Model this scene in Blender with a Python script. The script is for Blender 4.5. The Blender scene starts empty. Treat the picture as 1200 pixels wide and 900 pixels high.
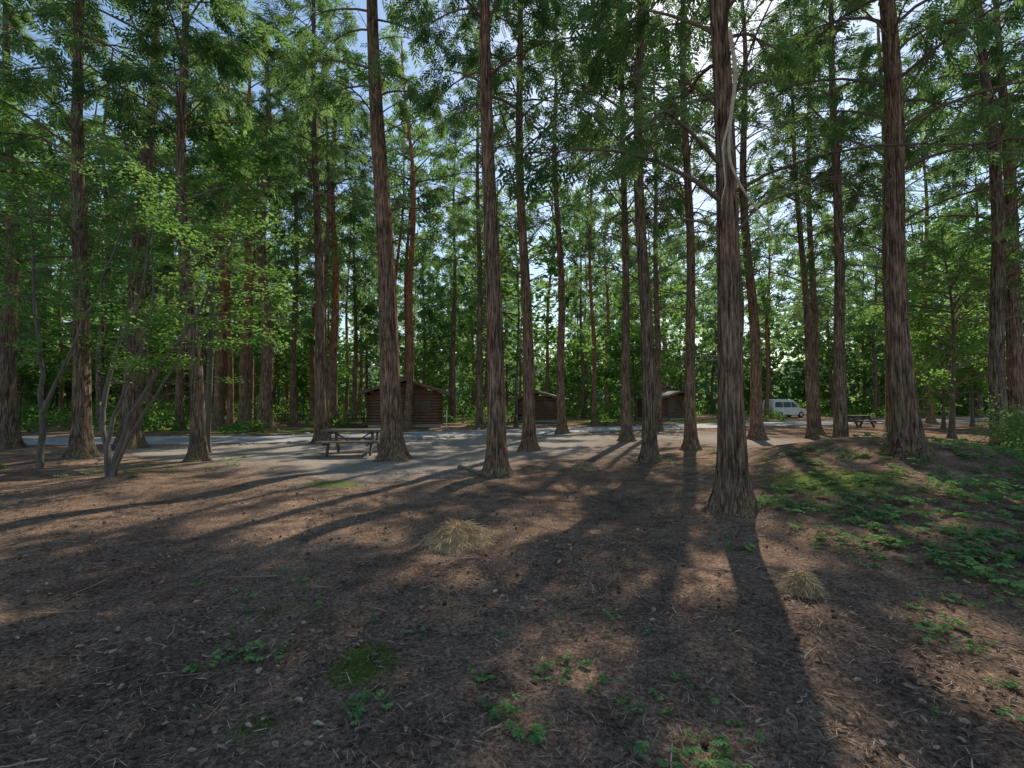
import bpy, math, random
import numpy as np
from mathutils import Vector
rng=np.random.default_rng(7); random.seed(7)
scn=bpy.context.scene
SUN_AZ=math.radians(22.0); SUN_EL=math.radians(43)
SD=np.array([math.sin(SUN_AZ),math.cos(SUN_AZ)])
KT=1/math.tan(SUN_EL)

# ---------------------------------------------------------------- materials
def newmat(name):
    m=bpy.data.materials.new(name); m.use_nodes=True
    nt=m.node_tree; nt.nodes.clear()
    out=nt.nodes.new('ShaderNodeOutputMaterial')
    return m,nt,out
def N(nt,t,**kw):
    n=nt.nodes.new(t)
    for k,v in kw.items(): setattr(n,k,v)
    return n
def ramp(nt,src,stops):
    r=N(nt,'ShaderNodeValToRGB'); el=r.color_ramp.elements
    while len(el)<len(stops): el.new(0.5)
    for e,(p,c) in zip(el,stops):
        e.position=p; e.color=(*c,1)
    nt.links.new(src,r.inputs[0]); return r
def noise(nt,vec,scale,detail=4,rough=.6):
    n=N(nt,'ShaderNodeTexNoise'); n.inputs['Scale'].default_value=scale
    n.inputs['Detail'].default_value=detail; n.inputs['Roughness'].default_value=rough
    if vec is not None: nt.links.new(vec,n.inputs['Vector'])
    return n
def mixc(nt,f,a,b,mode='MIX'):
    m=N(nt,'ShaderNodeMix',data_type='RGBA',blend_type=mode)
    for s,v in ((0,f),(6,a),(7,b)):
        if isinstance(v,(float,int)): m.inputs[s].default_value=v
        elif isinstance(v,tuple): m.inputs[s].default_value=(*v,1)
        else: nt.links.new(v,m.inputs[s])
    return m.outputs[2]
def math_(nt,op,a,b=0.0,clamp=False):
    m=N(nt,'ShaderNodeMath',operation=op,use_clamp=clamp)
    for s,v in ((0,a),(1,b)):
        if isinstance(v,(float,int)): m.inputs[s].default_value=v
        else: nt.links.new(v,m.inputs[s])
    return m.outputs[0]

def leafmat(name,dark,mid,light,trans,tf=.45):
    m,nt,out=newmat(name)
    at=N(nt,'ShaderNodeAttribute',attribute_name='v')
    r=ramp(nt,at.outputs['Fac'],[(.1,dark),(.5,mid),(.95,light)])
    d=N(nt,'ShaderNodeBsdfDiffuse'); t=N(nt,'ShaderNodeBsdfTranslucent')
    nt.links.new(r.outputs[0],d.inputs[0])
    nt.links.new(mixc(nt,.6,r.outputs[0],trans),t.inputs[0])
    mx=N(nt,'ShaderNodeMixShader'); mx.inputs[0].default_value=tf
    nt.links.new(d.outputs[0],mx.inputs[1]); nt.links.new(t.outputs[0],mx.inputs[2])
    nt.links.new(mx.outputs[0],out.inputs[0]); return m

def barkmat(name,c0,c1,c2,top=None):
    m,nt,out=newmat(name)
    tc=N(nt,'ShaderNodeTexCoord'); mp=N(nt,'ShaderNodeMapping')
    mp.inputs['Scale'].default_value=(1,1,.075)
    nt.links.new(tc.outputs['Object'],mp.inputs[0])
    n1=noise(nt,mp.outputs[0],30,5,.75); n2=noise(nt,tc.outputs['Object'],2.2,3)
    s=n1.outputs[0]
    r=ramp(nt,s,[(.38,c0),(.5,c1),(.64,c2)])
    col=r.outputs[0]
    r2=ramp(nt,n2.outputs[0],[(.3,(.58,.58,.60)),(.7,(1.3,1.2,1.1))])
    col=mixc(nt,1.0,col,r2.outputs[0],'MULTIPLY')
    sep=N(nt,'ShaderNodeSeparateXYZ'); nt.links.new(tc.outputs['Object'],sep.inputs[0])
    if top:
        f=N(nt,'ShaderNodeMapRange'); f.inputs[1].default_value=3; f.inputs[2].default_value=9
        nt.links.new(sep.outputs[2],f.inputs[0]); col=mixc(nt,f.outputs[0],col,mixc(nt,1.0,col,top,'MULTIPLY'))
    f=N(nt,'ShaderNodeMapRange'); f.inputs[1].default_value=2.0; f.inputs[2].default_value=0.0
    nt.links.new(sep.outputs[2],f.inputs[0])
    mo=math_(nt,'MULTIPLY',f.outputs[0],ramp(nt,n2.outputs[0],[(.46,(0,0,0)),(.6,(.8,.8,.8))]).outputs[0])
    col=mixc(nt,mo,col,mixc(nt,.5,col,(.14,.17,.05)))
    b=N(nt,'ShaderNodeBsdfDiffuse')
    nt.links.new(col,b.inputs['Color'])
    bp=N(nt,'ShaderNodeBump'); bp.inputs['Strength'].default_value=1.0; bp.inputs['Distance'].default_value=.06
    nt.links.new(s,bp.inputs['Height']); nt.links.new(bp.outputs[0],b.inputs['Normal'])
    nt.links.new(b.outputs[0],out.inputs[0]); return m

def plain(name,c,rough=.8,var=.35,scale=8,stretch=(1,1,1),metal=0,bump=.2):
    m,nt,out=newmat(name)
    tc=N(nt,'ShaderNodeTexCoord'); mp=N(nt,'ShaderNodeMapping'); mp.inputs['Scale'].default_value=stretch
    nt.links.new(tc.outputs['Object'],mp.inputs[0])
    n=noise(nt,mp.outputs[0],scale,4,.65)
    lo=tuple(x*(1-var) for x in c); hi=tuple(min(1,x*(1+var)) for x in c)
    r=ramp(nt,n.outputs[0],[(.3,lo),(.7,hi)])
    b=N(nt,'ShaderNodeBsdfPrincipled'); b.inputs['Roughness'].default_value=rough; b.inputs['Metallic'].default_value=metal
    nt.links.new(r.outputs[0],b.inputs['Base Color'])
    if bump:
        bp=N(nt,'ShaderNodeBump'); bp.inputs['Strength'].default_value=bump; bp.inputs['Distance'].default_value=.02
        nt.links.new(n.outputs[0],bp.inputs['Height']); nt.links.new(bp.outputs[0],b.inputs['Normal'])
    nt.links.new(b.outputs[0],out.inputs[0]); return m
def attrmat(name,stops,rough=.85):
    m,nt,out=newmat(name)
    at=N(nt,'ShaderNodeAttribute',attribute_name='v')
    r=ramp(nt,at.outputs['Fac'],stops)
    b=N(nt,'ShaderNodeBsdfDiffuse')
    nt.links.new(r.outputs[0],b.inputs['Color']); nt.links.new(b.outputs[0],out.inputs[0]); return m

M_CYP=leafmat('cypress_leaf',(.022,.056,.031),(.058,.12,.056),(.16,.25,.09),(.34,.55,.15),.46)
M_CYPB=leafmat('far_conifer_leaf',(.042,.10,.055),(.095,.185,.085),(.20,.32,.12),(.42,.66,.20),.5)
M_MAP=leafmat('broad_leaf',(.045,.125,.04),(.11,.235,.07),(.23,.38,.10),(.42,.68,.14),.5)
M_PLANT=leafmat('plant_leaf',(.08,.17,.07),(.15,.29,.11),(.28,.44,.16),(.42,.62,.16),.38)
M_MOSS=leafmat('moss_tuft',(.09,.13,.03),(.16,.22,.05),(.25,.32,.07),(.3,.4,.08),.25)
M_BARK=barkmat('cypress_bark',(.055,.038,.030),(.245,.165,.125),(.54,.40,.31))
M_BARKD=barkmat('old_bark',(.05,.039,.033),(.21,.158,.125),(.46,.37,.30))
M_PINE=barkmat('red_pine_bark',(.08,.05,.04),(.29,.19,.14),(.50,.36,.28),(1.45,1.0,.75))
M_STEM=plain('smooth_bark',(.13,.11,.09),.85,.45,6,(1,1,.3),bump=0)
M_TWIG=attrmat('dead_branch',[(0,(.13,.10,.08)),(1,(.23,.18,.145))])
M_PALE=plain('pale_vine',(.58,.46,.35),.9,.3,9,bump=0)
M_LITTER=attrmat('litter',[(0,(.08,.054,.04)),(.45,(.27,.18,.13)),(.8,(.45,.33,.24)),(1,(.66,.53,.40))])
M_STRAW=attrmat('straw',[(0,(.28,.19,.10)),(.5,(.52,.38,.22)),(1,(.72,.58,.38))])
M_WOOD=plain('weathered_wood',(.15,.12,.10),.8,.35,10,(.3,3,3))
M_LOG=plain('log_wall',(.20,.115,.075),.75,.35,4,(.4,3,3))
M_ROOF=plain('cabin_roof',(.15,.14,.14),.8,.25,3)
M_DARK=plain('dark_glass',(.012,.014,.016),.15,.1,2,bump=0)
M_WHITE=plain('white_paint',(.8,.8,.8),.3,.04,2,bump=0)
M_GREYP=plain('silver_paint',(.55,.57,.6),.3,.04,2,bump=0)
M_TYRE=plain('tyre',(.02,.02,.02),.9,.1,2)
M_CONC=plain('concrete',(.38,.37,.35),.9,.15,6)
M_RED=plain('red_paint',(.45,.03,.02),.5,.1,5)
M_STONE=plain('stone',(.3,.29,.27),.9,.3,9,bump=.5)

# ---------------------------------------------------------------- mesh helpers
def mkmesh(name,V,F,mats,mi=None,v=None,smooth=False):
    V=np.asarray(V,dtype=np.float32); F=np.asarray(F,dtype=np.int32)
    me=bpy.data.meshes.new(name)
    me.vertices.add(len(V)); me.vertices.foreach_set('co',V.ravel())
    k=F.shape[1]
    me.loops.add(F.size); me.loops.foreach_set('vertex_index',F.ravel())
    me.polygons.add(len(F)); me.polygons.foreach_set('loop_start',np.arange(len(F),dtype=np.int32)*k)
    for m in mats: me.materials.append(m)
    if mi is not None: me.polygons.foreach_set('material_index',np.asarray(mi,dtype=np.int32))
    if v is not None:
        a=me.attributes.new('v','FLOAT','FACE'); a.data.foreach_set('value',np.asarray(v,dtype=np.float32))
    me.update(calc_edges=True)
    if smooth is True: me.polygons.foreach_set('use_smooth',np.ones(len(F),dtype=bool))
    elif smooth is not False: me.polygons.foreach_set('use_smooth',np.asarray(smooth,dtype=bool))
    return me
def obj(name,me,loc=(0,0,0),parent=None,rot=(0,0,0),scale=(1,1,1)):
    o=bpy.data.objects.new(name,me); scn.collection.objects.link(o)
    o.location=loc; o.rotation_euler=rot; o.scale=scale
    if parent: o.parent=parent
    return o
class Acc:
    def __init__(s): s.V=[];s.F=[];s.M=[];s.v=[];s.S=[];s.n=0
    def add(s,V,F,mi=0,v=.5,smooth=False):
        V=np.asarray(V,dtype=np.float32).reshape(-1,3); F=np.asarray(F,dtype=np.int32)
        s.V.append(V); s.F.append(F+s.n); s.n+=len(V)
        s.M.append(np.full(len(F),mi)); s.S.append(np.broadcast_to(np.asarray(smooth),(len(F),)).copy())
        s.v.append(np.broadcast_to(np.asarray(v,dtype=float),(len(F),)).copy())
    def arr(s): return [np.concatenate(q) for q in (s.V,s.F,s.M,s.v,s.S)]
    def mesh(s,name,mats):
        V,F,M,v,S=s.arr(); return mkmesh(name,V,F,mats,M,v,S)
def tube(acc,P,R,seg=6,mi=0,v=.5,angfn=None):
    P=np.asarray(P,float); n=len(P)
    T=np.gradient(P,axis=0); T/=np.linalg.norm(T,axis=1)[:,None]+1e-9
    ref=np.array([1.,0,0]) if abs(T[0][0])<.8 else np.array([0,1.,0])
    A=ref-T*(T@ref)[:,None]; A/=np.linalg.norm(A,axis=1)[:,None]; B=np.cross(T,A)
    th=np.linspace(0,2*math.pi,seg,endpoint=False)
    rr=np.asarray(R,float)[:,None]*np.ones((1,seg))
    if angfn is not None: rr=rr*angfn(th)
    V=P[:,None,:]+rr[:,:,None]*(np.cos(th)[None,:,None]*A[:,None,:]+np.sin(th)[None,:,None]*B[:,None,:])
    i=np.arange(n-1)[:,None]*seg; j=np.arange(seg)[None,:]; j2=(j+1)%seg
    F=np.stack([i+j,i+j2,i+seg+j2,i+seg+j],-1).reshape(-1,4)
    acc.add(V.reshape(-1,3),F,mi,v,True)
def leaflet(base,ang,L,W,droop=0):
    d=np.array([math.cos(ang),math.sin(ang),-droop]); s=np.array([-math.sin(ang),math.cos(ang),0])
    b=np.array(base,float)
    return [b,b+d*L*.5+s*W/2,b+d*L,b+d*L*.5-s*W/2]
def spray_t(n=5,w=.13):
    q=[leaflet((0,0,0),0,1,.07)]
    for i,x in enumerate(np.linspace(.12,.85,n)):
        l=.5*(1-.45*abs(x-.35))
        for sgn in (-1,1):
            q.append(leaflet((x,0,-.03*i),sgn*(.75+.1*(i%2)),l,w,.25))
    return np.array(q)
def broad_t(k=8,seed=1,a0=.3,a1=.45):
    r=np.random.default_rng(seed); q=[]
    for i in range(k):
        a=r.uniform(0,6.28); rad=r.uniform(.1,.9)
        q.append(leaflet((math.cos(a)*rad,math.sin(a)*rad,r.normal(0,.12)),r.uniform(0,6.28),r.uniform(a0,a1),r.uniform(a0*.67,a1*.62),r.uniform(0,.4)))
    return np.array(q)
def needle_t(k=12,seed=2,w=.06):
    r=np.random.default_rng(seed); q=[]
    for i in range(k):
        a=r.uniform(0,6.28); e=r.uniform(-.3,1.2)
        d=np.array([math.cos(a)*math.cos(e),math.sin(a)*math.cos(e),math.sin(e)]); s=np.cross(d,[.3,.2,1]); s/=np.linalg.norm(s)
        b=r.normal(0,.25,3)
        q.append([b,b+d*.35+s*w,b+d*.7,b+d*.35-s*w])
    return np.array(q)
T_SPR=spray_t(4,.14); T_BR=broad_t(); T_ND=needle_t(10)
T_SPRF=spray_t(3,.22); T_BRF=broad_t(5,3,.4,.6); T_NDF=needle_t(7,4,.10)
def scatter(acc,T,P,D,S,mi,v,up=None,tilt=.35):
    m=len(P)
    if m==0: return
    D=D/np.linalg.norm(D,axis=1)[:,None]
    U=np.array([0,0,1.])+rng.normal(0,tilt,(m,3)) if up is None else up
    U=U-D*np.sum(U*D,1)[:,None]; U/=np.linalg.norm(U,axis=1)[:,None]+1e-9
    B=np.cross(U,D); k=len(T); t=T.reshape(-1,3)
    V=P[:,None,:]+S[:,None,None]*(t[None,:,0:1]*D[:,None,:]+t[None,:,1:2]*B[:,None,:]+t[None,:,2:3]*U[:,None,:])
    F=np.arange(m*k*4).reshape(-1,4)
    vv=np.repeat(v,k)+rng.uniform(-.14,.14,m*k)
    acc.add(V.reshape(-1,3),F,mi,np.clip(vv,0,1))

# ---------------------------------------------------------------- sunlit gaps in the canopy (metres on the ground)
LIT=[((.75,6.9),(-.75,4.3),.40),((-1.1,11.8),(-3.9,5.9),.32),((-6.4,5.0),(-4.2,9.8),.42),((-2.3,12.2),(-3.5,8.6),.5),
     ((2.2,12),(1.8,11),.4),((2.1,3.6),(1.5,2.0),.2),((3.1,3.4),(2.45,1.9),.16),((6.2,9.4),(5.1,7.0),.34),((7.2,8.6),(6.2,6.4),.34),
     ((7.2,6.4),(6.1,4.5),.32),((1.9,4.6),(1.25,3.5),.24),((.4,12.6),(-.4,10.9),.3),((-9.5,9.5),(-10.6,7),.45),
     ((-7.5,13.4),(-8.6,11),.4),((-2,17),(-3,14.5),.7),((9.5,16),(8.2,13),.6),((-10,20.5),(-5,22.5),1.1),((0,25),(6,27.5),1.1),
     ((-18,18),(-14,19.5),.8),((9,24),(8,20),.9),((3.5,6.9),(3.2,6.2),.3)]
def keepmask(W):
    g=W[:,:2]-SD[None,:]*(W[:,2]*KT)[:,None]
    keep=np.ones(len(W),bool); w=.12*np.sin(g[:,0]*7+3*np.sin(g[:,1]*3))
    for a,b,r in LIT:
        a=np.array(a);b=np.array(b);ab=b-a
        t=np.clip(((g-a)@ab)/(ab@ab),0,1); d=np.linalg.norm(g-a-t[:,None]*ab,axis=1)
        keep&=~(d<r*1.0+.14+w*r*2)
    keep&=np.linalg.norm(W-np.array([0,0,1.6]),axis=1)>3.2
    return keep

# ---------------------------------------------------------------- terrain
def H(x,y):
    x=np.asarray(x,float); y=np.asarray(y,float)
    h=.78*np.exp(-((x-8.8)/3.0)**2-((y-10.8)/3.2)**2)+.24*np.exp(-((x-5.8)/1.7)**2-((y-6.8)/2)**2)
    near=np.clip((15-y)/4,0,1)*np.clip((22-np.abs(x))/5,0,1)
    h=h+near*(.022*np.sin(1.9*x+1.1*y)+.02*np.sin(2.7*y-1.3*x+1)+.012*np.sin(5.1*x+2)*np.sin(4.3*y))
    for (cx,cy,a,s) in ((-.6,5.35,.03,.5),(3.1,6.5,.06,.8),(2.35,3.8,.04,.3),(1.6,10.9,.06,.5),(-12,12.7,.08,1)):
        h=h+a*np.exp(-((x-cx)**2+(y-cy)**2)/s**2)
    return h
xs=np.concatenate([-np.geomspace(14,450,26)[::-1],np.arange(-13.9,14,.14),np.geomspace(14.1,450,26)])
ys=np.concatenate([-np.geomspace(3,300,12)[::-1],np.arange(-2.9,19,.14),np.geomspace(19.1,600,36)])
X,Y=np.meshgrid(xs,ys); Z=H(X,Y)
V=np.stack([X,Y,Z],-1).reshape(-1,3); nx=len(xs); ny=len(ys)
i=np.arange(ny-1)[:,None]*nx; j=np.arange(nx-1)[None,:]
F=np.stack([i+j,i+j+1,i+nx+j+1,i+nx+j],-1).reshape(-1,4)

def groundmat():
    m,nt,out=newmat('forest_floor')
    geo=N(nt,'ShaderNodeNewGeometry'); P=geo.outputs['Position']
    at=N(nt,'ShaderNodeAttribute',attribute_name='mask'); sp=N(nt,'ShaderNodeSeparateColor'); nt.links.new(at.outputs['Color'],sp.inputs[0])
    nb=noise(nt,P,.5,3,.65); nm=noise(nt,P,3.2,5,.72); nf=noise(nt,P,38,5,.85)
    s=nf.outputs[0]
    c=ramp(nt,s,[(.36,(.074,.050,.038)),(.48,(.225,.152,.112)),(.58,(.39,.28,.21)),(.68,(.64,.50,.39))]).outputs[0]
    c=mixc(nt,1.0,c,ramp(nt,nm.outputs[0],[(.3,(.48,.48,.48)),(.52,(1,1,1)),(.72,(1.35,1.28,1.2))]).outputs[0],'MULTIPLY')
    vc=mixc(nt,1.0,c,ramp(nt,nb.outputs[0],[(.35,(.66,.66,.66)),(.65,(1.18,1.12,1.05))]).outputs[0],'MULTIPLY')
    gcol=ramp(nt,s,[(.36,(.20,.18,.16)),(.52,(.40,.365,.325)),(.68,(.62,.57,.52))]).outputs[0]
    gf=math_(nt,'MULTIPLY',math_(nt,'ADD',sp.outputs[0],math_(nt,'MULTIPLY',math_(nt,'SUBTRACT',nm.outputs[0],.5),1.4)),sp.outputs[0],True)
    vc=mixc(nt,math_(nt,'MULTIPLY',gf,.8),vc,gcol)
    mcol=ramp(nt,s,[(.35,(.06,.09,.025)),(.65,(.22,.29,.07))]).outputs[0]
    mf=math_(nt,'MULTIPLY',math_(nt,'GREATER_THAN',math_(nt,'ADD',sp.outputs[1],math_(nt,'MULTIPLY',nf.outputs[0],.8)),.82),math_(nt,'MINIMUM',math_(nt,'MULTIPLY',sp.outputs[1],1.6),.85))
    vc=mixc(nt,mf,vc,mcol)
    b=N(nt,'ShaderNodeBsdfDiffuse')
    nt.links.new(vc,b.inputs['Color'])
    hh=math_(nt,'ADD',math_(nt,'MULTIPLY',s,.6),nm.outputs[0])
    bp=N(nt,'ShaderNodeBump'); bp.inputs['Strength'].default_value=.75; bp.inputs['Distance'].default_value=.055
    nt.links.new(hh,bp.inputs['Height']); nt.links.new(bp.outputs[0],b.inputs['Normal'])
    nt.links.new(b.outputs[0],out.inputs[0]); return m
me=mkmesh('ground',V,F,[groundmat()],smooth=True)
x,y=V[:,0],V[:,1]
def blob(cx,cy,sx,sy,a=1): return a*np.exp(-((x-cx)/sx)**2-((y-cy)/sy)**2)
grav=np.clip(blob(-5,15,5.5,3.8,1.2)+blob(-2,19,5,4,1)+blob(-3,11,2.2,2.4,.8)+blob(-10,15.5,5,2,.9)+blob(10,19,3,6,.8)+blob(3,22,8,4,.8)+blob(3,15,4,3,.4),0,1)
moss=np.clip(blob(-.9,2.85,.2,.3,.9)+blob(-1.3,2.3,.2,.15,.5)+blob(-3.5,9.2,.9,.6,.6)+blob(5.5,8,1.5,1.8,.6)+blob(-1.5,3.2,.5,.2,.3)+blob(1,4,.3,.2,.3)+blob(-1,4.2,1,.4,.3)+blob(-14,26,12,3,.7)+blob(0,40,60,6,.6),0,1)
a=me.attributes.new('mask','FLOAT_COLOR','POINT')
a.data.foreach_set('color',np.stack([grav,moss,0*x,0*x+1],-1).astype(np.float32).ravel())
obj('ground',me)

def ribbon(name,pts,w,mat,z=.02,segs=60):
    P=np.array(pts,float); t=np.linspace(0,len(P)-1,segs)
    px=np.interp(t,range(len(P)),P[:,0]); py=np.interp(t,range(len(P)),P[:,1])
    for _ in range(6):
        px[1:-1]=(px[:-2]+px[1:-1]*2+px[2:])/4; py[1:-1]=(py[:-2]+py[1:-1]*2+py[2:])/4
    T=np.stack([np.gradient(px),np.gradient(py)],-1); T/=np.linalg.norm(T,axis=1)[:,None]; Nn=np.stack([-T[:,1],T[:,0]],-1)
    rows=[]
    for k,s in enumerate((-.5,-.25,0,.25,.5)):
        wob=0 if abs(s)<.4 else .12*np.sin(px*1.7+k)+.08*np.sin(px*4.1+2*k)
        off=(s*w+wob*np.sign(s))
        q=np.stack([px,py],-1)+Nn*np.reshape(off*np.ones(segs),(-1,1))
        rows.append(np.concatenate([q,np.full((segs,1),z+(.03 if abs(s)<.3 else 0))],1))
    V=np.stack(rows,1).reshape(-1,3); i=np.arange(segs-1)[:,None]*5; j=np.arange(4)[None,:]
    F=np.stack([i+j+1,i+j,i+5+j,i+5+j+1],-1).reshape(-1,4)
    return obj(name,mkmesh(name,V,F,[mat],smooth=True))
def roadmat():
    m,nt,out=newmat('worn_asphalt')
    geo=N(nt,'ShaderNodeNewGeometry'); n=noise(nt,geo.outputs['Position'],1.1,5,.65); f=noise(nt,geo.outputs['Position'],60,2)
    c=ramp(nt,n.outputs[0],[(.3,(.22,.22,.23)),(.58,(.36,.355,.36)),(.75,(.38,.32,.26))]).outputs[0]
    c=mixc(nt,1.0,c,ramp(nt,f.outputs[0],[(.3,(.75,.75,.75)),(.7,(1.3,1.3,1.3))]).outputs[0],'MULTIPLY')
    b=N(nt,'ShaderNodeBsdfPrincipled'); b.inputs['Roughness'].default_value=.85
    nt.links.new(c,b.inputs['Base Color']); nt.links.new(b.outputs[0],out.inputs[0]); return m
MR=roadmat()
ribbon('road',[(-70,17),(-40,18.5),(-17,19.3),(-10.5,20),(-4,23.2),(5,27.5),(14,32),(30,39),(60,48)],4.2,MR)

# ---------------------------------------------------------------- trees
def tree(kind,Hh,r,lean,cs,live,spread,seed,nb=64,dens=20,ssize=.55,loc=None,seg=22,bend=0.0,lod=0):
    R=np.random.default_rng(seed); acc=Acc()
    zs=np.concatenate([[-.4,-.1,0,.06,.14,.25,.4,.6,.9,1.3,1.8],np.arange(2.6,Hh,.9 if lod==0 else 2.0),[Hh]])
    ph=R.uniform(0,6.28,4); wob=.03+.07*R.random()
    def ctr(z):
        z=np.asarray(z,float); q=np.clip(z,0,None)
        return np.stack([lean[0]*z+wob*np.sin(q*.45+ph[0])*np.minimum(q/4,1.5)+bend*np.sin(q/Hh*math.pi),lean[1]*z+wob*np.sin(q*.38+ph[1])*np.minimum(q/4,1.5),z],-1)
    def rad(z): return r*(1.04-.86*np.clip(z,0,Hh)/Hh)**.9
    th=np.linspace(0,2*math.pi,seg,endpoint=False)
    nl=R.integers(4,7)
    rr=np.zeros((len(zs),seg))
    for k,z in enumerate(zs):
        zc=max(z,0)
        fl=.75*math.exp(-zc/.2)+.34*math.exp(-zc/.8)
        lob=.5+.5*np.sin(nl*th+ph[2]+.6*np.sin(2*th+ph[3]))
        rid=.035*np.sin(9*th+ph[0]+z*.25)+.03*np.sin(5*th-ph[1]+z*.4)+.02*R.normal(0,1,seg)
        rr[k]=rad(zc)*(1+fl*(.35+lob)+rid)
    C=ctr(zs)
    Vt=C[:,None,:]+rr[:,:,None]*np.stack([np.cos(th),np.sin(th),0*th],-1)[None]
    i=np.arange(len(zs)-1)[:,None]*seg; j=np.arange(seg)[None,:]; j2=(j+1)%seg
    acc.add(Vt.reshape(-1,3),np.stack([i+j,i+j2,i+seg+j2,i+seg+j],-1).reshape(-1,4),0,.5,True)
    # short dead stubs on the bare bole
    if lod==0 and kind!='broad':
        for b in range(14):
            z=R.uniform(1.9,cs+1); a=R.uniform(0,6.28); L=R.uniform(.06,.75)**1.3; e=R.uniform(-.1,.6)
            p0=ctr(z)+rad(z)*.8*np.array([math.cos(a),math.sin(a),0]); t=np.linspace(0,1,4)[:,None]
            tube(acc,p0+(L+.06)*t*np.array([math.cos(a)*math.cos(e),math.sin(a)*math.cos(e),math.sin(e)])+np.array([0,0,-.1*L])*t**2,.012*(1.1-.8*t[:,0]),4,1,v=R.random())
    Ps=[];Ds=[];Ss=[];Vs=[]
    az=R.uniform(0,6.28)
    for b in range(nb):
        u=(b+R.uniform(-.4,.4))/nb; u=min(max(u,0),.985)
        z=cs+(Hh-cs)*u**1.05
        az+=2.4+R.normal(0,.4)
        alive=z>live+R.normal(0,.9)
        if alive and lod==0 and R.random()<(.34 if z<live+3 else .14): alive=False
        t=max(0,(z-live)/(Hh-live))
        if kind=='pine': L=spread*(.5+.9*math.sin(min(1,t*1.1+.15)*math.pi)**.7)*R.uniform(.6,1.1); e0=R.uniform(.2,.7)
        elif kind=='broad': L=spread*(.45+.75*math.sin(min(1,t+.12)*math.pi)**.6)*R.uniform(.6,1.15); e0=R.uniform(.15,.9)
        else: L=(spread*(1-t)**.5*R.uniform(.55,1.15)+.35); e0=R.uniform(.25,.9)
        if not alive: L*=R.uniform(.45,.95)
        n=6; s=np.linspace(0,1,n)
        curl=-.9 if kind=='cyp' else -.5
        el=e0+curl*s*R.uniform(.6,1.3); aa=az+R.normal(0,.25)*s
        d=np.stack([np.cos(el)*np.cos(aa),np.cos(el)*np.sin(aa),np.sin(el)],-1)
        P=ctr(z)+np.concatenate([[[0,0,0]],np.cumsum(d[:-1]*L/(n-1),0)])
        br=max(.010,min(.038,.011*L+.007))*(1 if alive else .7)
        if kind!='cyp': br*=1.3
        if lod==0 or L>1.2: tube(acc,P,br*(1.05-.85*s),5 if lod==0 else 3,1,v=R.random())
        ends=[]
        for q in range((7 if alive else 6) if lod==0 else 4):
            s0=R.uniform(.3,1.0); k0=min(int(s0*(n-1)),n-2); p0=P[k0]+(P[k0+1]-P[k0])*(s0*(n-1)-k0)
            a2=aa[k0]+R.choice([-1,1])*R.uniform(.4,1.1); l2=L*R.uniform(.2,.42)*(1.2-s0*.6); e2=R.uniform(-.5,.4)
            dd=np.array([math.cos(e2)*math.cos(a2),math.cos(e2)*math.sin(a2),math.sin(e2)])
            ss=np.linspace(0,1,4)[:,None]
            if lod==0: tube(acc,p0+dd*l2*ss+np.array([0,0,-.18*l2])*ss**2,br*.4*(1.05-.8*ss[:,0]),3,1)
            ends.append((p0,dd,l2))
        ends.append((P[-2],d[-2],L*.2))
        if alive:
            m=int(dens*(.35+L/spread)*(1.0 if (lod or z<live+2) else 1.4)); w=np.array([e[2] for e in ends]); pick=R.choice(len(ends),m,p=w/w.sum())
            p0=np.array([e[0] for e in ends])[pick]; dd=np.array([e[1] for e in ends])[pick]; l2=w[pick]
            s1=R.uniform(.25,1.1,m)
            p=p0+dd*(l2*s1)[:,None]+R.normal(0,.08,(m,3)); p[:,2]-=.18*l2*s1**2+R.uniform(0,.12,m)
            D=dd+R.normal(0,.5,(m,3)); D[:,2]+=(-.6 if kind=='cyp' else 0)
            Ps.append(p);Ds.append(D);Ss.append(ssize*R.uniform(.55,1.3,m))
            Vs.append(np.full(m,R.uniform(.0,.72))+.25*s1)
    P=np.concatenate(Ps);D=np.concatenate(Ds);S=np.concatenate(Ss);Vv=np.concatenate(Vs)
    if loc is not None:
        k=keepmask(P+np.array(loc)); P,D,S,Vv=P[k],D[k],S[k],Vv[k]
    T=({'cyp':T_SPR,'pine':T_ND,'broad':T_BR} if lod==0 else {'cyp':T_SPRF,'pine':T_NDF,'broad':T_BRF})[kind]
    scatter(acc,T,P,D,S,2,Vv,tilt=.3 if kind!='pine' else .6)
    return acc
BK=[M_BARK,M_BARKD,M_PINE,M_STEM]
LEAFM={'cyp':M_CYP,'pine':M_CYPB,'broad':M_MAP}
NM={'cyp':'cypress_tree','pine':'red_pine_tree','broad':'broadleaf_tree'}
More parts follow.
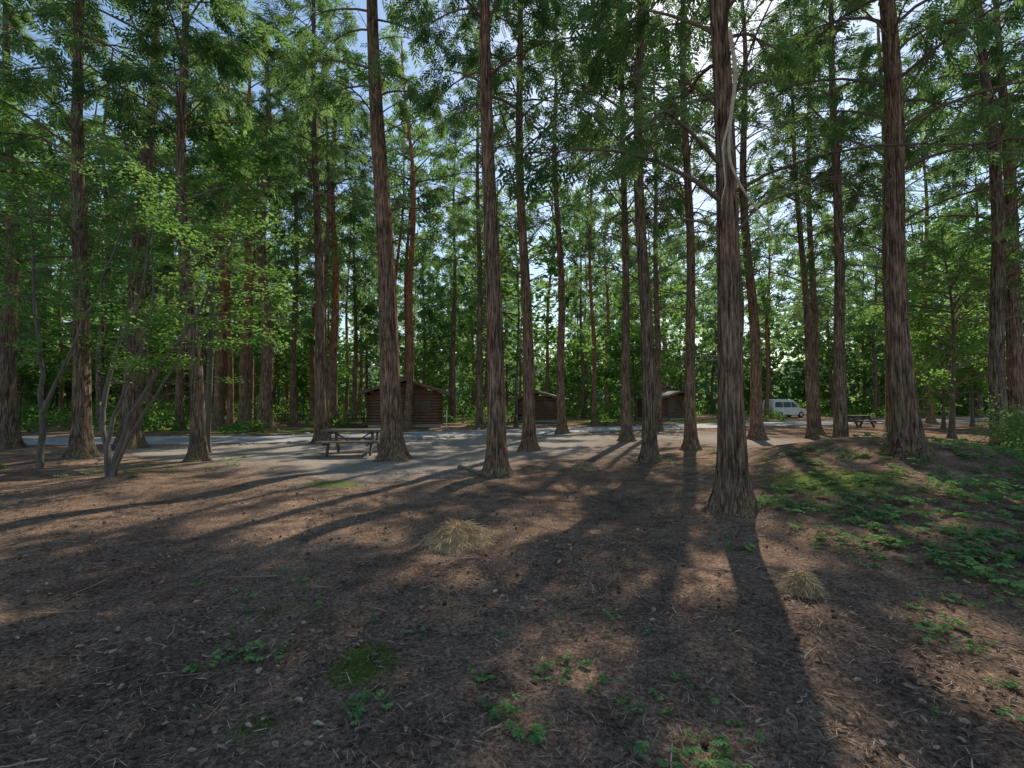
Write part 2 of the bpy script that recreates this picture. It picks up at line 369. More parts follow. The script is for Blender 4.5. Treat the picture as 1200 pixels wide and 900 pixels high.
TREES=[
('cyp',-17.6,16.2,.22,-.045,0,20,6,8.5,2.6,1,0),
('cyp',-12.0,12.9,.20,-.040,0,19,6,8.8,2.6,1,0),
('pine',-13.5,16.3,.29,.020,0,21,6.5,11,2.8,1,0.1),
('cyp',-8.6,12.7,.165,-.065,0,19,5.5,8.5,2.3,1,0),
('cyp',-19.4,27,.22,-.02,0,23,6,9,2.8,0,0),
('pine',-17.5,27.5,.24,.0,0,24,8,13,3,2,0),
('cyp',-13.9,26,.34,-.02,0,24,7,10,3,0,0),
('pine',-16.2,28,.30,-.01,0,24,8,13,3,2,0),
('cyp',-7.5,18.2,.20,-.035,0,21,6.5,9.5,2.6,1,0),
('pine',-12.0,31,.30,-.01,0,25,9,13,3,2,0),
('cyp',-3.3,12.9,.285,-.055,0,21,5.5,9.2,2.8,0,0),
('pine',-6.6,29,.24,-.02,0,25,9,13,3,2,.5),
('cyp',-.33,10.4,.20,-.025,0,19,4.8,8.3,2.4,0,0),
('cyp',.57,15.4,.19,-.023,0,21,5,8.2,2.9,0,0),
('cyp',2.6,24,.22,-.015,0,23,5.5,8.8,3.0,0,0),
('cyp',4.75,19.2,.185,0,0,22,5,8.0,3.1,1,0),
('cyp',3.65,12.3,.175,-.012,0,20,4.5,7.8,2.8,1,0),
('cyp',5.8,15,.165,0,0,21,4.5,7.4,3.0,0,0),
('cyp',3.1,6.5,.168,-.012,0,17,3.8,6.0,2.5,0,0),
('cyp',10.6,20,.23,-.02,0,22,5,7.6,3.1,0,0),
('cyp',11.4,16,.19,.005,0,20,4.5,7.2,2.9,1,0),
('cyp',7.95,9.3,.205,-.03,0,18,4.0,6.0,3.0,0,0),
('cyp',14.8,14,.20,0,0,19,4,6.3,2.9,1,0),
('cyp',18.5,16.8,.25,-.01,0,19,4.5,7,3.0,0,0),
('cyp',15.8,24,.19,0,0,23,5,7.6,2.9,1,0),
('cyp',13.3,20.5,.15,-.03,0,20,4.5,7.4,2.7,1,0),
('cyp',20.6,25,.27,0,0,23,5,8,3,0,0),
('cyp',8.4,26.5,.18,.0,0,23,6,8.5,2.9,1,0),
('cyp',-1.9,27.5,.20,-.01,0,23,6,9,2.8,1,0),
('cyp',-10.3,25.5,.18,-.01,0,22,6,9,2.6,0,0),
('broad',-9.8,14.8,.10,.03,0,11,2.8,3.4,2.4,3,0),
('broad',-15.5,13.2,.10,-.03,0,11,3,3.6,2.6,3,0),
('broad',-22,20,.12,0,0,13,3,3.6,3,3,0),
('broad',19.5,20.5,.10,0,0,9,1.6,2.2,2.6,3,.1),
]
for n,(k,x,y,r,lx,ly,h,cs,lv,sp,bk,bd) in enumerate(TREES):
    loc=(x,y,float(H(x,y))-.03)
    near=y<17; vn=y<11
    acc=tree(k,h,r,(lx,ly),cs,lv,sp,100+n,nb=(74 if k=='cyp' else 46),dens=((44 if vn else 29) if k=='cyp' else 22),ssize=((.28 if vn else .40) if k=='cyp' else .40),loc=loc,seg=30 if near else 16,bend=bd)
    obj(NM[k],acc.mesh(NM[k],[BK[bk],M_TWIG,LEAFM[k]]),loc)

def maple(name,loc,stems,leafs,seed,size=.24):
    R=np.random.default_rng(seed); acc=Acc(); P=[];D=[];S=[];Vv=[]
    for pts,r in stems:
        pts=np.array(pts,float); t=np.linspace(0,len(pts)-1,14)
        q=np.stack([np.interp(t,range(len(pts)),pts[:,c]) for c in range(3)],-1)
        for _ in range(2): q[1:-1]=(q[:-2]+2*q[1:-1]+q[2:])/4
        q[1:-1]+=R.normal(0,.02,(12,3)); tube(acc,q,r*np.linspace(1.1,.25,14),8,0)
        for b in range(leafs):
            k=R.integers(6,14); a=R.uniform(0,6.28); L=R.uniform(.7,1.9); ss=np.linspace(0,1,5)[:,None]
            dd=np.array([math.cos(a),math.sin(a),R.uniform(0,.35)])
            br=q[k]+dd*L*ss+np.array([0,0,-.15])*ss**2
            tube(acc,br,.010*(1.1-ss[:,0]),4,0)
            m=int(18*L); s1=R.uniform(.2,1.1,m)
            p=q[k]+dd*L*s1[:,None]+R.normal(0,.16,(m,3))*np.array([1,1,.35])
            P.append(p);D.append(np.tile(dd,(m,1))+R.normal(0,.4,(m,3))*np.array([1,1,.2]));S.append(size*R.uniform(.6,1.2,m));Vv.append(np.full(m,R.uniform(.0,.75)))
    P=np.concatenate(P);D=np.concatenate(D);S=np.concatenate(S);Vv=np.concatenate(Vv)
    k=keepmask(P+np.array(loc))&(P[:,2]>2.1); scatter(acc,T_BR,P[k],D[k],S[k],1,Vv[k],tilt=.25)
    return obj(name,acc.mesh(name,[M_STEM,M_MAP]),loc)
maple('maple_tree',(-8.5,9.9,float(H(-8.5,9.9))-.05),[
 ([(0,0,0),(.1,.1,1.2),(.55,.3,2.2),(1.2,.5,3.3),(1.5,.8,4.6),(2.0,1,5.8)],.055),
 ([(0,0,0),(-.35,.1,.8),(-.55,.3,2.0),(-.35,.5,3.2),(-.1,.9,4.4),(-.2,1,6.6)],.06),
 ([(0,0,0),(.35,-.1,.9),(.95,0,1.9),(1.3,.2,2.8),(1.25,.3,3.6)],.036),
 ([(-.1,0,0),(-.2,0,1.0),(.15,.2,2.2),(.35,.5,3.6),(.2,.6,5.6)],.045)],13,5)
maple('maple_tree',(-11.4,11.2,float(H(-11.4,11.2))-.05),[
 ([(0,0,0),(-.1,.1,2),(-.5,.2,4),(-.9,.4,7)],.065),([(0,0,1.4),(.5,.1,2.8),(1.4,.2,5.2),(2.0,.2,7.6)],.045)],20,9)

# ---------------------------------------------------------------- far forest merged to one object
MATS_FAR=[M_BARK,M_BARKD,M_PINE,M_STEM,M_TWIG,M_CYPB,M_MAP]
VAR=[]
for k,(kd,h,cs,lv,sp,bk) in enumerate([('cyp',23,4,7.0,2.7,0),('cyp',24,5,9,2.9,1),('cyp',20,3.5,5,2.5,0),('pine',26,8,13.5,3,2),('pine',25,7,12,3.2,2),('broad',13,2,3.4,2.8,3),('broad',8,1.5,1.6,2.4,3)]):
    acc=tree(kd,h,.20 if kd!='broad' else .09,(0,0),cs,lv,sp,500+k,nb=50 if kd=='cyp' else 34,dens=16,ssize=.73,seg=8,lod=1)
    V,F,M,v,S=acc.arr(); M=np.array([bk,4,5 if kd!='broad' else 6])[M]
    VAR.append((V,F,M,v,S))
roadx=np.array([-70,-40,-17,-10.5,-4,5,14,30,60]);roady=np.array([17,18.5,19.3,20,23.2,27.5,32,39,48])
placed=[(t[1],t[2]) for t in TREES]; cnt=0
R=np.random.default_rng(21)
CLEAR=[(-7.3,31,4.2),(2.4,41,4.2),(15.4,46,4.2),(31,52,5),(-17,36,2.2),(22.5,30,2.5),(39,36,4)]
tries=0; FA=Acc()
while cnt<235 and tries<9000:
    tries+=1
    y=R.uniform(0,1)**1.15*66+16; x=R.uniform(-1.3,1.3)*(y+4)
    if abs(y-np.interp(x,roadx,roady))<4.2: continue
    if y<28 and abs(x)<1.15*y+ (2 if y>22 else 1): continue
    if y<np.interp(x,roadx,roady) and abs(x)<22: continue
    if any((x-a)**2+(y-b)**2<(2.4+y*.013)**2 for a,b in placed): continue
    if any(abs(x-a)<c*.75 and -10<y-b<c for a,b,c in CLEAR): continue
    placed.append((x,y)); cnt+=1
    k=R.choice(7,p=[.22,.22,.14,.14,.11,.09,.08]); s=R.uniform(.88,1.15); a=R.uniform(0,6.28)
    V,F,M,v,S=VAR[k]; c,sn=math.cos(a)*s,math.sin(a)*s; lx,ly=R.normal(0,.02,2)
    W=np.stack([c*V[:,0]-sn*V[:,1]+x+lx*V[:,2],sn*V[:,0]+c*V[:,1]+y+ly*V[:,2],V[:,2]*s-.03],-1)
    FA.add(W,F,0,np.clip(v+R.normal(0,.1),0,1),S); FA.M[-1]=M
obj('distant_trees',FA.mesh('distant_trees',MATS_FAR))
acc=Acc(); m=8000
ang=R.uniform(-1.2,1.2,m); rad_=R.uniform(80,98,m); zz=R.uniform(0,1,m)**1.2*(17+5*np.sin(ang*37)+4*np.sin(ang*91))
P=np.stack([np.sin(ang)*rad_,np.cos(ang)*rad_,np.abs(zz)],-1)
scatter(acc,broad_t(5,4,.5,.8),P,R.normal(0,1,(m,3)),R.uniform(1.1,2.2,m),0,.4*R.random(m)+.3*(np.sin(ang*50)>0),tilt=.8)
obj('distant_woodland',acc.mesh('distant_woodland',[M_CYPB]))
aa_=np.linspace(-1.5,1.5,160); rows=[]
for rr_,hh_ in ((112,-.5),(114,6),(125,11),(170,15),(260,14)):
    rows.append(np.stack([np.sin(aa_)*rr_,np.cos(aa_)*rr_,hh_+(0 if hh_<0 else 1)*(1.8*np.sin(aa_*33)+1.2*np.sin(aa_*71+rr_)+R.normal(0,.5,160))],-1))
i=np.arange(4)[:,None]*160; j=np.arange(159)[None,:]
obj('wooded_hill',mkmesh('wooded_hill',np.concatenate(rows),np.stack([i+j,i+j+1,i+160+j+1,i+160+j],-1).reshape(-1,4),[plain('hill_foliage',(.07,.12,.06),.95,.7,.8,bump=.6)]))
acc=Acc()
for s in range(420):
    y=R.uniform(24,80); x=R.uniform(-1.3,1.3)*y
    if abs(y-np.interp(x,roadx,roady))<3.6 or y<np.interp(x,roadx,roady): continue
    if any(abs(x-a)<c and -10<y-b<c for a,b,c in CLEAR): continue
    w=R.uniform(.5,1.9); h=R.uniform(.3,1.8); m=int(50*w)
    d=R.normal(0,1,(m,3)); d/=np.linalg.norm(d,axis=1)[:,None]; d[:,2]=abs(d[:,2])
    p=np.array([x,y,.05])+d*np.array([w,w,h])*R.uniform(.5,1.05,(m,1))
    scatter(acc,T_BRF,p,d+R.normal(0,.5,(m,3)),R.uniform(.3,.55,m),0,np.full(m,R.uniform(.0,.6)),tilt=.5)
obj('undergrowth',acc.mesh('undergrowth',[M_MAP]))

acc=Acc(); bx,by=3.1,6.5
q=np.array([(-.05,-.25,6.8),(-.02,-.36,6.1),(-.14,-.42,5.5),(-.2,-.42,4.9),(-.02,-.44,4.45),(.22,-.46,4.1),(.42,-.46,3.75)])
tt=np.linspace(0,6,26); q=np.stack([np.interp(tt,range(7),q[:,c]) for c in range(3)],-1)
for _ in range(2): q[1:-1]=(q[:-2]+2*q[1:-1]+q[2:])/4
tube(acc,q,.032*np.linspace(1,.3,26),6,0)
tube(acc,np.array([(-.14,-.42,5.5),(-.3,-.5,5.0),(-.27,-.5,4.5),(-.36,-.55,4.2)]),[.02,.014,.010,.005],5,0)
obj('hanging_vine',acc.mesh('hanging_vine',[M_PALE]),(bx,by,0))

# ---------------------------------------------------------------- litter, twigs, plants
def gpts(m,y0,y1,pw=1.6,wid=1.2):
    y=y0+(y1-y0)*R.random(m)**pw; x=R.uniform(-wid,wid,m)*(y+.5); return x,y
acc=Acc()
m=62000; x,y=gpts(m,1.0,10.5,1.6)
P=np.stack([x,y,H(x,y)+R.uniform(.003,.018,m)],-1); a=R.uniform(0,6.28,m)
D=np.stack([np.cos(a),np.sin(a),R.normal(0,.15,m)],-1)
needle=np.array([leaflet((0,0,0),0,1,.055)])
scatter(acc,needle,P,D,R.uniform(.03,.10,m),0,R.random(m)**1.3*.9)
m=11000; x,y=gpts(m,1.0,11,1.6)
k=(np.sin(x*1.3+1)*np.sin(y*1.7)+R.normal(0,.6,m)>.2); x,y=x[k],y[k]; m=len(x)
P=np.stack([x,y,H(x,y)+R.uniform(.006,.03,m)],-1); a=R.uniform(0,6.28,m)
curl=np.array([[(0,0,0),(.3,.25,.12),(.9,.15,.0),(.55,0,-.04)],[(0,0,0),(.55,0,-.04),(.9,.15,.0),(.95,-.1,.05)],[(0,0,0),(.4,-.28,.13),(.95,-.1,.05),(.55,0,-.04)]],float)
scatter(acc,curl,P,np.stack([np.cos(a),np.sin(a),R.normal(0,.2,m)],-1),R.uniform(.02,.065,m),0,R.random(m)**1.4*.85)
obj('leaf_litter',acc.mesh('leaf_litter',[M_LITTER]))
acc=Acc()
for s in range(700):
    xx,yy=gpts(1,1.1,10,1.3); xx=xx[0];yy=yy[0]; a=R.uniform(0,6.28); L=R.uniform(.06,.3) if s>18 else R.uniform(.35,.6)
    t=np.linspace(0,1,5); px=xx+np.cos(a)*L*t+np.cumsum(R.normal(0,.014,5)); py=yy+np.sin(a)*L*t+np.cumsum(R.normal(0,.014,5))
    rr=R.uniform(.002,.005)*(1 if s>18 else 1.5)
    tube(acc,np.stack([px,py,H(px,py)+rr+.008+R.uniform(0,.02)*t],-1),rr*(1.2-.8*t),4,0,v=R.random()*.8+.1)
    if s<80: 
        t=np.linspace(0,1,3); b=a+R.choice([-1,1])*.7
        qx=px[2]+np.cos(b)*L*.4*t; qy=py[2]+np.sin(b)*L*.4*t; tube(acc,np.stack([qx,qy,H(qx,qy)+.012+0*t],-1),rr*.6*(1.1-.8*t),4,0,v=.7)
obj('fallen_twigs',acc.mesh('fallen_twigs',[M_LITTER]))
acc=Acc()
for s in range(300):
    xx,yy=gpts(1,1.6,8,1.2,1.0); xx,yy=xx[0],yy[0]; r=R.uniform(.008,.017); t=np.linspace(-1,1,5)
    a=R.uniform(0,6.28); P=np.stack([xx+np.cos(a)*r*1.3*t,yy+np.sin(a)*r*1.3*t,H(xx,yy)+r*.8+0*t],-1)
    tube(acc,P,r*np.sqrt(np.clip(1.03-t**2,0.02,1)),6,0,v=R.uniform(0,.2))
obj('pine_cones',acc.mesh('pine_cones',[M_LITTER]))

LT=np.array([[(0,0,0),(.35,.26,.05),(.75,.2,.02),(.6,0,-.02)],[(0,0,0),(.6,0,-.02),(.75,-.2,.02),(.35,-.26,.05)],[(.6,0,-.02),(.75,.2,.02),(1,0,-.08),(.75,-.2,.02)]],float)
def plant(acc,x,y,size,nst):
    z=float(H(x,y))
    for s in range(nst):
        a=R.uniform(0,6.28); l=size*R.uniform(.5,1.1); t=np.linspace(0,1,5)
        px=x+np.cos(a)*l*t*.8; py=y+np.sin(a)*l*t*.8; pz=z+l*(.85*t-.35*t**2)
        P=np.stack([px,py,pz],-1); tube(acc,P,np.full(5,.0018),3,0,v=.2)
        pr=R.integers(2,4); pos=[];dirs=[]
        for q in range(pr):
            k=4-q
            for sg in (-1,1):
                pos.append(P[k]); dirs.append((math.cos(a+sg*(.9+.1*q)),math.sin(a+sg*(.9+.1*q)),-.15))
        pos.append(P[4]); dirs.append((math.cos(a),math.sin(a),-.2))
        pos=np.array(pos);dirs=np.array(dirs)+R.normal(0,.12,(len(pos),3))
        scatter(acc,LT,pos,dirs,np.full(len(pos),size*R.uniform(.28,.42)),0,np.full(len(pos),R.uniform(.1,.9)),tilt=.3)
def patch(pts,n,spread,size,name='wild_plant',nst=(2,6)):
    acc=Acc()
    for _ in range(n):
        c=pts[R.integers(len(pts))]
        plant(acc,c[0]+R.normal(0,spread),c[1]+R.normal(0,spread),size*R.uniform(.5,1.2),R.integers(*nst))
    obj(name,acc.mesh(name,[M_PLANT]))
patch([(-1.75,3.0)],8,.14,.10)
patch([(-1.9,3.7),(-1.7,4.2)],9,.2,.09)
patch([(.85,2.15)],16,.16,.10)
patch([(.1,2.35),(.2,2.7)],11,.13,.09)
patch([(-.75,2.4)],4,.07,.09)
patch([(2.95,3.25)],9,.12,.12)
patch([(.75,2.7),(1.1,2.6)],7,.14,.08)
patch([(3.9,6.6),(4.2,6.0)],38,.28,.22)
patch([(4.0,5.0),(4.6,4.6),(5.2,4.8)],100,.5,.17)
patch([(5.6,6.2),(6.6,7.2),(5.0,7.4)],140,.8,.20)
patch([(4.6,3.9),(5.6,4.5),(4.2,3.2)],90,.6,.14)
patch([(10.5,8.5),(9.5,6.5),(11.5,10)],180,1.0,.30)
patch([(7.5,5.5),(8.5,7.0)],120,.8,.24)
patch([(7.5,9.8),(9.5,10.8),(6.2,9.8)],60,.7,.2)
patch([(-2.6,4.4),(-.4,3.2),(1.2,3.4),(2.3,2.6),(3.4,2.9)],26,.35,.07)
patch([(-9,10),(-12.3,12),(-7,12.5),(-14,11)],30,.8,.2)
patch([(3,7.6),(3.8,11.8),(6,14)],14,.5,.16)
acc=Acc(); 
for (cx,cy,sx,sy,m) in ((-.9,2.85,.17,.2,1900),(-1.25,2.35,.1,.07,350),(-1.75,3.6,.18,.1,300)):
    xx=cx+R.normal(0,sx,m)*.6; yy=cy+R.normal(0,sy,m)*.6
    P=np.stack([xx,yy,H(xx,yy)],-1); D=R.normal(0,.7,(m,3)); D[:,2]=1
    scatter(acc,np.array([leaflet((0,0,0),0,1,.35)]),P,D,R.uniform(.008,.02,m),0,R.random(m),tilt=1)
obj('moss_patch',acc.mesh('moss_patch',[M_MOSS]))
def shrub(loc,w,h,m,seed):
    Q=np.random.default_rng(seed); acc=Acc(); P=[]
    for s in range(16):
        a=Q.uniform(0,6.28); e=Q.uniform(.5,1.4); t=np.linspace(0,1,6)[:,None]
        dd=np.array([math.cos(a)*math.cos(e)*w,math.sin(a)*math.cos(e)*w,math.sin(e)*h])
        q=dd*t*Q.uniform(.7,1.1)+np.array([0,0,-.1*h])*t**2; tube(acc,q,.012*(1.1-t[:,0]),4,0)
        k=Q.integers(2,6,m//16); P.append(q[k]+Q.normal(0,.13*w,(m//16,3)))
    P=np.concatenate(P); scatter(acc,T_BR,P,Q.normal(0,1,(len(P),3))*np.array([1,1,.3]),Q.uniform(.12,.22,len(P)),1,Q.uniform(.0,.6,len(P)),tilt=.4)
    obj('shrub',acc.mesh('shrub',[M_STEM,M_PLANT]),(loc[0],loc[1],float(H(*loc))))
shrub((12.3,10.2),1.1,1.2,560,1); shrub((13.6,12.2),1.3,1.6,600,2); shrub((10.9,8.9),.6,.6,260,3); shrub((16.5,13.5),1.4,1.6,480,4)

def stump(loc,w,h,nm='straw_covered_stump'):
    acc=Acc(); t=np.array([-.05,0,.25,.5,.75,.93,1.0,1.01])
    z=t*h*.75; rr=w*.5*np.array([1.05,1,.8,.66,.56,.5,.3,.02])
    tube(acc,np.stack([0*z,0*z,z],-1),rr,18,0,v=.15,angfn=lambda th:(1+.12*np.sin(3*th)+.06*np.sin(7*th))[None,:])
    m=1700; a=R.uniform(0,6.28,m); q=R.random(m)
    rad0=w*.48*q; P=np.stack([np.cos(a)*rad0*1.15,np.sin(a)*rad0,h*(1-.8*q**1.5)*(1+.15*np.sin(3*a))+R.normal(0,.012,m)],-1)
    a2=a+R.normal(0,1.1,m); D=np.stack([np.cos(a2),np.sin(a2),-.15-.5*q+R.normal(0,.3,m)],-1)
    scatter(acc,needle,P,D,R.uniform(.06,.16,m)*min(1,w/.45),0,R.random(m)*.95,tilt=1)
    obj(nm,acc.mesh(nm,[M_STRAW]),(loc[0],loc[1],float(H(*loc))-.01))
stump((-.6,5.3),.74,.22); stump((2.35,3.8),.28,.16); stump((1.7,10.8),.6,.12)

# ---------------------------------------------------------------- furniture and buildings
BOXF=[(0,3,2,1),(4,5,6,7),(0,1,5,4),(1,2,6,5),(2,3,7,6),(3,0,4,7)]
def beam(acc,c,d,mi=0,rotx=0,rotz=0,roty=0):
    x,y,z=[q/2 for q in d]; v=np.array([(-x,-y,-z),(x,-y,-z),(x,y,-z),(-x,y,-z),(-x,-y,z),(x,-y,z),(x,y,z),(-x,y,z)])
    def rm(a,ax):
        cc,s=math.cos(a),math.sin(a)
        return np.array({'x':[[1,0,0],[0,cc,-s],[0,s,cc]],'y':[[cc,0,s],[0,1,0],[-s,0,cc]],'z':[[cc,-s,0],[s,cc,0],[0,0,1]]}[ax])
    v=v@rm(rotx,'x').T@rm(roty,'y').T@rm(rotz,'z').T
    acc.add(v+np.array(c),BOXF,mi)
def part(parent,name,mats,fn,bevel=.006):
    acc=Acc(); fn(acc); o=obj(name,acc.mesh(name,mats),parent=parent)
    if bevel:
        b=o.modifiers.new('bevel','BEVEL'); b.width=bevel; b.segments=2; b.limit_method='ANGLE'
    return o
def picnic(loc,rz,L=1.55):
    e=bpy.data.objects.new('picnic_table',None); scn.collection.objects.link(e); e.location=loc; e.rotation_euler=(0,0,rz)
    part(e,'table_top',[M_WOOD],lambda a:[beam(a,(0,(k-2)*.148,.74+.003*(k%2)),(L,.138,.06)) for k in range(5)])
    for nm,s in (('bench_front',-1),('bench_back',1)):
        part(e,nm,[M_WOOD],lambda a,s=s:[beam(a,(0,s*(.64+k*.135),.43),(L,.125,.06)) for k in range(2)])
    def legs(a):
        for sx in (-L*.36,L*.36):
            beam(a,(sx,-.38,.36),(.065,.13,.80),rotx=-.52); beam(a,(sx+.068,.38,.36),(.065,.13,.80),rotx=.52)
            beam(a,(sx-.062,0,.375),(.055,1.62,.11)); beam(a,(sx-.062,0,.665),(.055,.72,.08))
        beam(a,(-L*.18,0,.52),(.6,.07,.04),roty=.6); beam(a,(L*.18,0,.52),(.6,.07,.04),roty=-.6)
    part(e,'legs',[M_WOOD],legs)
picnic((-4.95,14.4,0),.12,1.75); picnic((-17,35.5,0),.3); picnic((22.5,30,0),.1); picnic((.6,37,0),-.1); picnic((-11.5,34,0),.5)

def cabin(loc,rz,w,d,hw,pitch):
    e=bpy.data.objects.new('log_cabin',None); scn.collection.objects.link(e); e.location=loc; e.rotation_euler=(0,0,rz)
    part(e,'footing',[M_CONC],lambda a:beam(a,(0,0,.08),(w+.1,d+.1,.22)),.02)
    def walls(a):
        n=int((hw-.15)/.19)
        for k in range(n):
            z=.28+k*.19
            for s in (-1,1):
                tube(a,[(-w/2-.15,s*d/2,z),(w/2+.15,s*d/2,z)],[.1,.1],8)
                tube(a,[(s*w/2,-d/2-.15,z+.09),(s*w/2,d/2+.15,z+.09)],[.1,.1],8)
        rise=w/2*pitch; g=int(rise/.17)
        for k in range(g):
            z=hw+.12+k*.17; ww=w/2*(1-(k*.17+.12)/rise)
            if ww>.1:
                for s in (-1,1): tube(a,[(-ww,s*d/2,z),(ww,s*d/2,z)],[.095,.095],8)
        beam(a,(0,0,(hw+.2)/2+.1),(w-.1,d-.1,hw-.02))
    part(e,'walls',[M_LOG],walls,0)
    L=math.hypot(w/2+.55,(w/2+.55)*pitch); an=math.atan(pitch)
    def roof(a):
        for s in (-1,1):
            beam(a,(s*(w/2+.55)/2,-.2,hw+.2+w/2*pitch-(w/2+.55)*pitch/2+.05),(L,d+1.3,.09),roty=s*an)
        beam(a,(0,-.2,hw+.30+w/2*pitch),(.22,d+1.34,.06))
    part(e,'roof',[M_ROOF],roof,.01)
    part(e,'fascia',[M_LOG],lambda a:[beam(a,(s*(w/2+.55)/2,-.2-(d+1.36)/2,hw+.13+w/2*pitch-(w/2+.55)*pitch/2+.05),(L,.04,.16),roty=s*an) for s in (-1,1)],0)
    part(e,'door',[M_WOOD],lambda a:[beam(a,(-w*.18,-d/2-.12,1.1),(.82,.06,1.75)),beam(a,(-w*.18+.3,-d/2-.16,1.1),(.04,.04,.12))])
    part(e,'window',[M_DARK],lambda a:beam(a,(w*.24,-d/2-.11,1.35),(w*.2,.05,.6)),0)
    part(e,'window_frame',[M_WOOD],lambda a:[beam(a,(w*.24,-d/2-.13,1.35+s*.33),(w*.2+.14,.07,.07)) for s in(-1,1)]+[beam(a,(w*.24+s*(w*.1+.035),-d/2-.13,1.35),(.07,.07,.585)) for s in(-1,0,1)],0)
    part(e,'steps',[M_CONC],lambda a:beam(a,(-w*.18,-d/2-.45,.08),(1.1,.5,.16)))
cabin((-7.2,31.5,0),.18,4.5,3.6,2.15,.32)
cabin((2.5,39,0),-.2,3.4,3.4,1.75,.28)
cabin((14.6,44,0),.3,3.6,3.4,1.9,.28)

def car(name,loc,rz,prof,L,W,mat,win):
    e=bpy.data.objects.new(name,None); scn.collection.objects.link(e); e.location=loc; e.rotation_euler=(0,0,rz)
    P=np.array(prof,float)
    def body(a):
        n=len(P); rows=[]
        for yy,inset in ((-W/2,.0),(-W/2+.07,-1),(W/2-.07,-1),(W/2,.0)):
            q=P.copy()
            tum=np.clip((q[:,1]-.95)/.9,0,1)*.16
            s=np.sign(yy)
            if inset==0: 
                c=q.mean(0); q=c+(q-c)*.965
            rows.append(np.stack([q[:,0],yy-s*tum,q[:,1]],-1))
        V=np.stack(rows,0).reshape(-1,3); i=np.arange(3)[:,None]*n; j=np.arange(n)[None,:]; j2=(j+1)%n
        a.add(V,np.stack([i+j,i+j2,i+n+j2,i+n+j],-1).reshape(-1,4))
        for r in (0,3):
            base=rows[r]; c=base.mean(0); VV=np.concatenate([base,[c]]); FF=[]
            for k in range(0,n,2): FF.append((k,(k+1)%n,(k+2)%n,n))
            a.add(VV,FF)
    part(e,'body',[mat],body,0)
    def wins(a):
        for (x0,x1,z0,z1,sl0,sl1) in win:
            for s in (-1,1):
                yb=s*(W/2-.0+.004-max(0,(z0-.95)/.9)*.16); yt=s*(W/2+.004-(z1-.95)/.9*.16)
                a.add([(x0,yb,z0),(x1,yb,z0),(x1-sl1,yt,z1),(x0+sl0,yt,z1)],[(0,1,2,3)])
    part(e,'side_windows',[M_DARK],wins,0)
    for k,(wx) in enumerate((-L*.31,L*.31)):
        for s in (-1,1):
            part(e,'wheel',[M_TYRE,M_GREYP],lambda a:(tube(a,[(wx,s*(W/2-.2),.32),(wx,s*(W/2-.19),.32),(wx,s*(W/2+.01),.32),(wx,s*(W/2+.015),.32)],[.05,.32,.32,.2],18,0),tube(a,[(wx,s*(W/2+.012),.32),(wx,s*(W/2+.022),.32)],[.19,.02],12,1)),0)
    part(e,'windscreen',[M_DARK],lambda a:a.add([(L/2-1.0+.02,-W/2+.18,1.02),(L/2-1.0+.02,W/2-.18,1.02),(L/2-1.55+.02,W/2-.3,1.62),(L/2-1.55+.02,-W/2+.3,1.62)],[(0,1,2,3)]) ,0)
    part(e,'lamps',[M_RED],lambda a:[beam(a,(-L/2-.01,s*(W/2-.2),.85),(.05,.16,.3)) for s in (-1,1)])
van=[(-2.2,.35),(-2.25,.9),(-2.18,1.5),(-2.05,1.88),(-1.2,1.95),(0,1.95),(.55,1.9),(1.2,1.05),(2.0,.92),(2.2,.7),(2.22,.4),(1.8,.28),(0,.26),(-1.8,.28)]
car('white_van',(29.5,50,0),.25,van,4.4,1.7,M_WHITE,[(-1.95,-.95,1.1,1.65,.08,0),(-.85,.1,1.1,1.65,0,0),(.2,1.0,1.1,1.65,0,.5)])

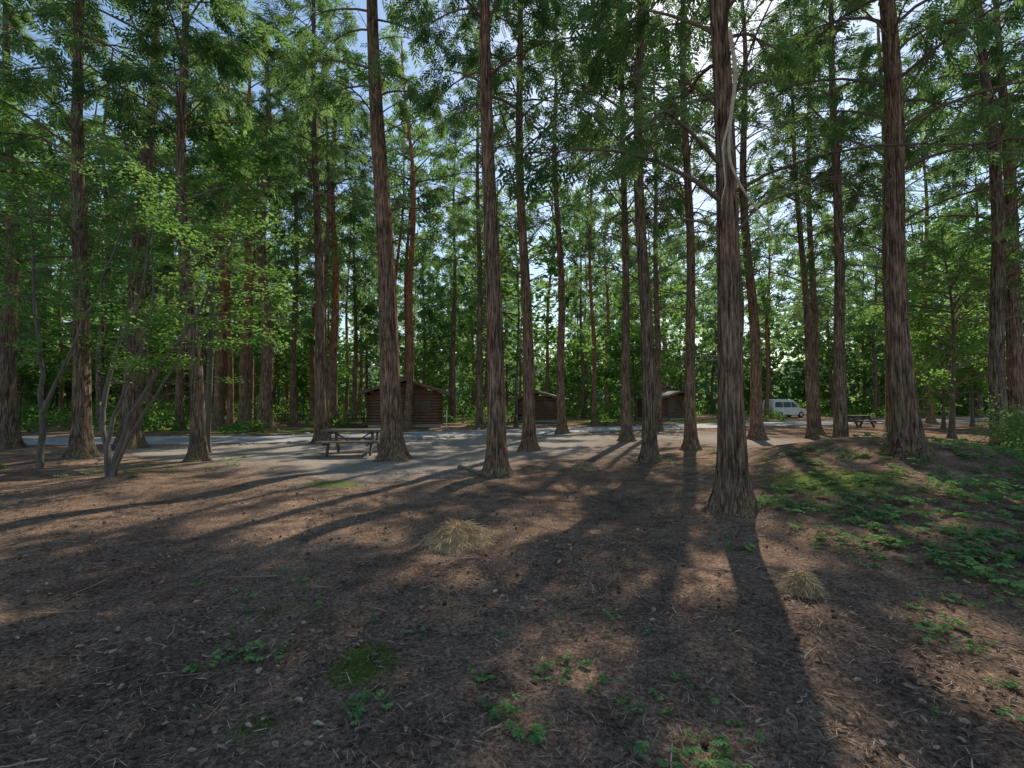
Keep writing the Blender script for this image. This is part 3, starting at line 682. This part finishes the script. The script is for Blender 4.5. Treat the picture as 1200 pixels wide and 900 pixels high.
def logbeam(nm,a,b,r,mat=M_WOOD):
    acc=Acc(); t=np.linspace(0,1,8)[:,None]; P=np.array(a)+(np.array(b)-np.array(a))*t; P[:,2]=H(P[:,0],P[:,1])+r*.45
    P=np.concatenate([P[:1],P,P[-1:]]); P[0]-= (P[2]-P[1])*.001; P[-1]+=(P[-2]-P[-3])*.001
    rr=np.concatenate([[.005],np.full(8,r),[.005]])*np.random.default_rng(1).uniform(.93,1.05,10)
    tube(acc,P,rr,10,0); obj(nm,acc.mesh(nm,[mat]))
logbeam('timber_edging',(-1.3,11.4,0),(-.45,10.1,0),.05)
def post(nm,x,y,h,r,mat):
    acc=Acc(); tube(acc,[(0,0,-.1),(0,0,h*.5),(0,0,h-.02),(0,0,h),(0,0,h+.001)],[r,r,r,r*.8,.002],10,0)
    obj(nm,acc.mesh(nm,[mat]),(x,y,0))
post('marker_post',-4.1,29,1.1,.035,M_WHITE)
post('marker_post',9,36,1.0,.05,M_WHITE)
post('bollard',-18.6,17.2,.75,.06,M_RED)
acc=Acc()
for s in range(50):
    t=R.random(); x=-14+26*t+R.normal(0,.4); y=float(np.interp(x,roadx,roady))+R.choice([-2.6,2.6])+R.normal(0,.2); r=R.uniform(.05,.14)
    tt=np.array([-.99,-.6,0,.6,.99]); tube(acc,np.stack([x+0*tt,y+0*tt,r*.3+r*.6*tt],-1),r*np.sqrt(1-tt**2)*R.uniform(.8,1.2,5),7,0)
obj('roadside_stones',acc.mesh('roadside_stones',[M_STONE]))

# ---------------------------------------------------------------- light, sky, camera
w=bpy.data.worlds.new('World'); scn.world=w; w.use_nodes=True; nt=w.node_tree
bg=nt.nodes['Background']; sky=nt.nodes.new('ShaderNodeTexSky'); sky.sky_type='NISHITA'; sky.sun_disc=False
sky.sun_elevation=SUN_EL; sky.sun_rotation=SUN_AZ; sky.air_density=1.5; sky.dust_density=.6; sky.ozone_density=3.0
nt.links.new(sky.outputs[0],bg.inputs[0]); bg.inputs[1].default_value=.15
L=bpy.data.lights.new('sun','SUN'); L.energy=5; L.angle=math.radians(.55); L.color=(1,.91,.76)
so=bpy.data.objects.new('sun',L); scn.collection.objects.link(so)
d=Vector((SD[0]*math.cos(SUN_EL),SD[1]*math.cos(SUN_EL),math.sin(SUN_EL))); so.rotation_euler=d.to_track_quat('Z','Y').to_euler(); so.location=(0,0,30)
cam=bpy.data.cameras.new('camera'); co=bpy.data.objects.new('camera',cam); scn.collection.objects.link(co)
cam.sensor_width=36; cam.lens=16.2; cam.clip_end=2000; cam.clip_start=.05
co.location=(0,0,1.6); co.rotation_euler=(math.radians(92.3),0,0); scn.camera=co
scn.view_settings.view_transform='Standard'; scn.view_settings.look='None'; scn.view_settings.exposure=0
print('faces',sum(len(o.data.polygons) for o in scn.objects if o.type=='MESH'))
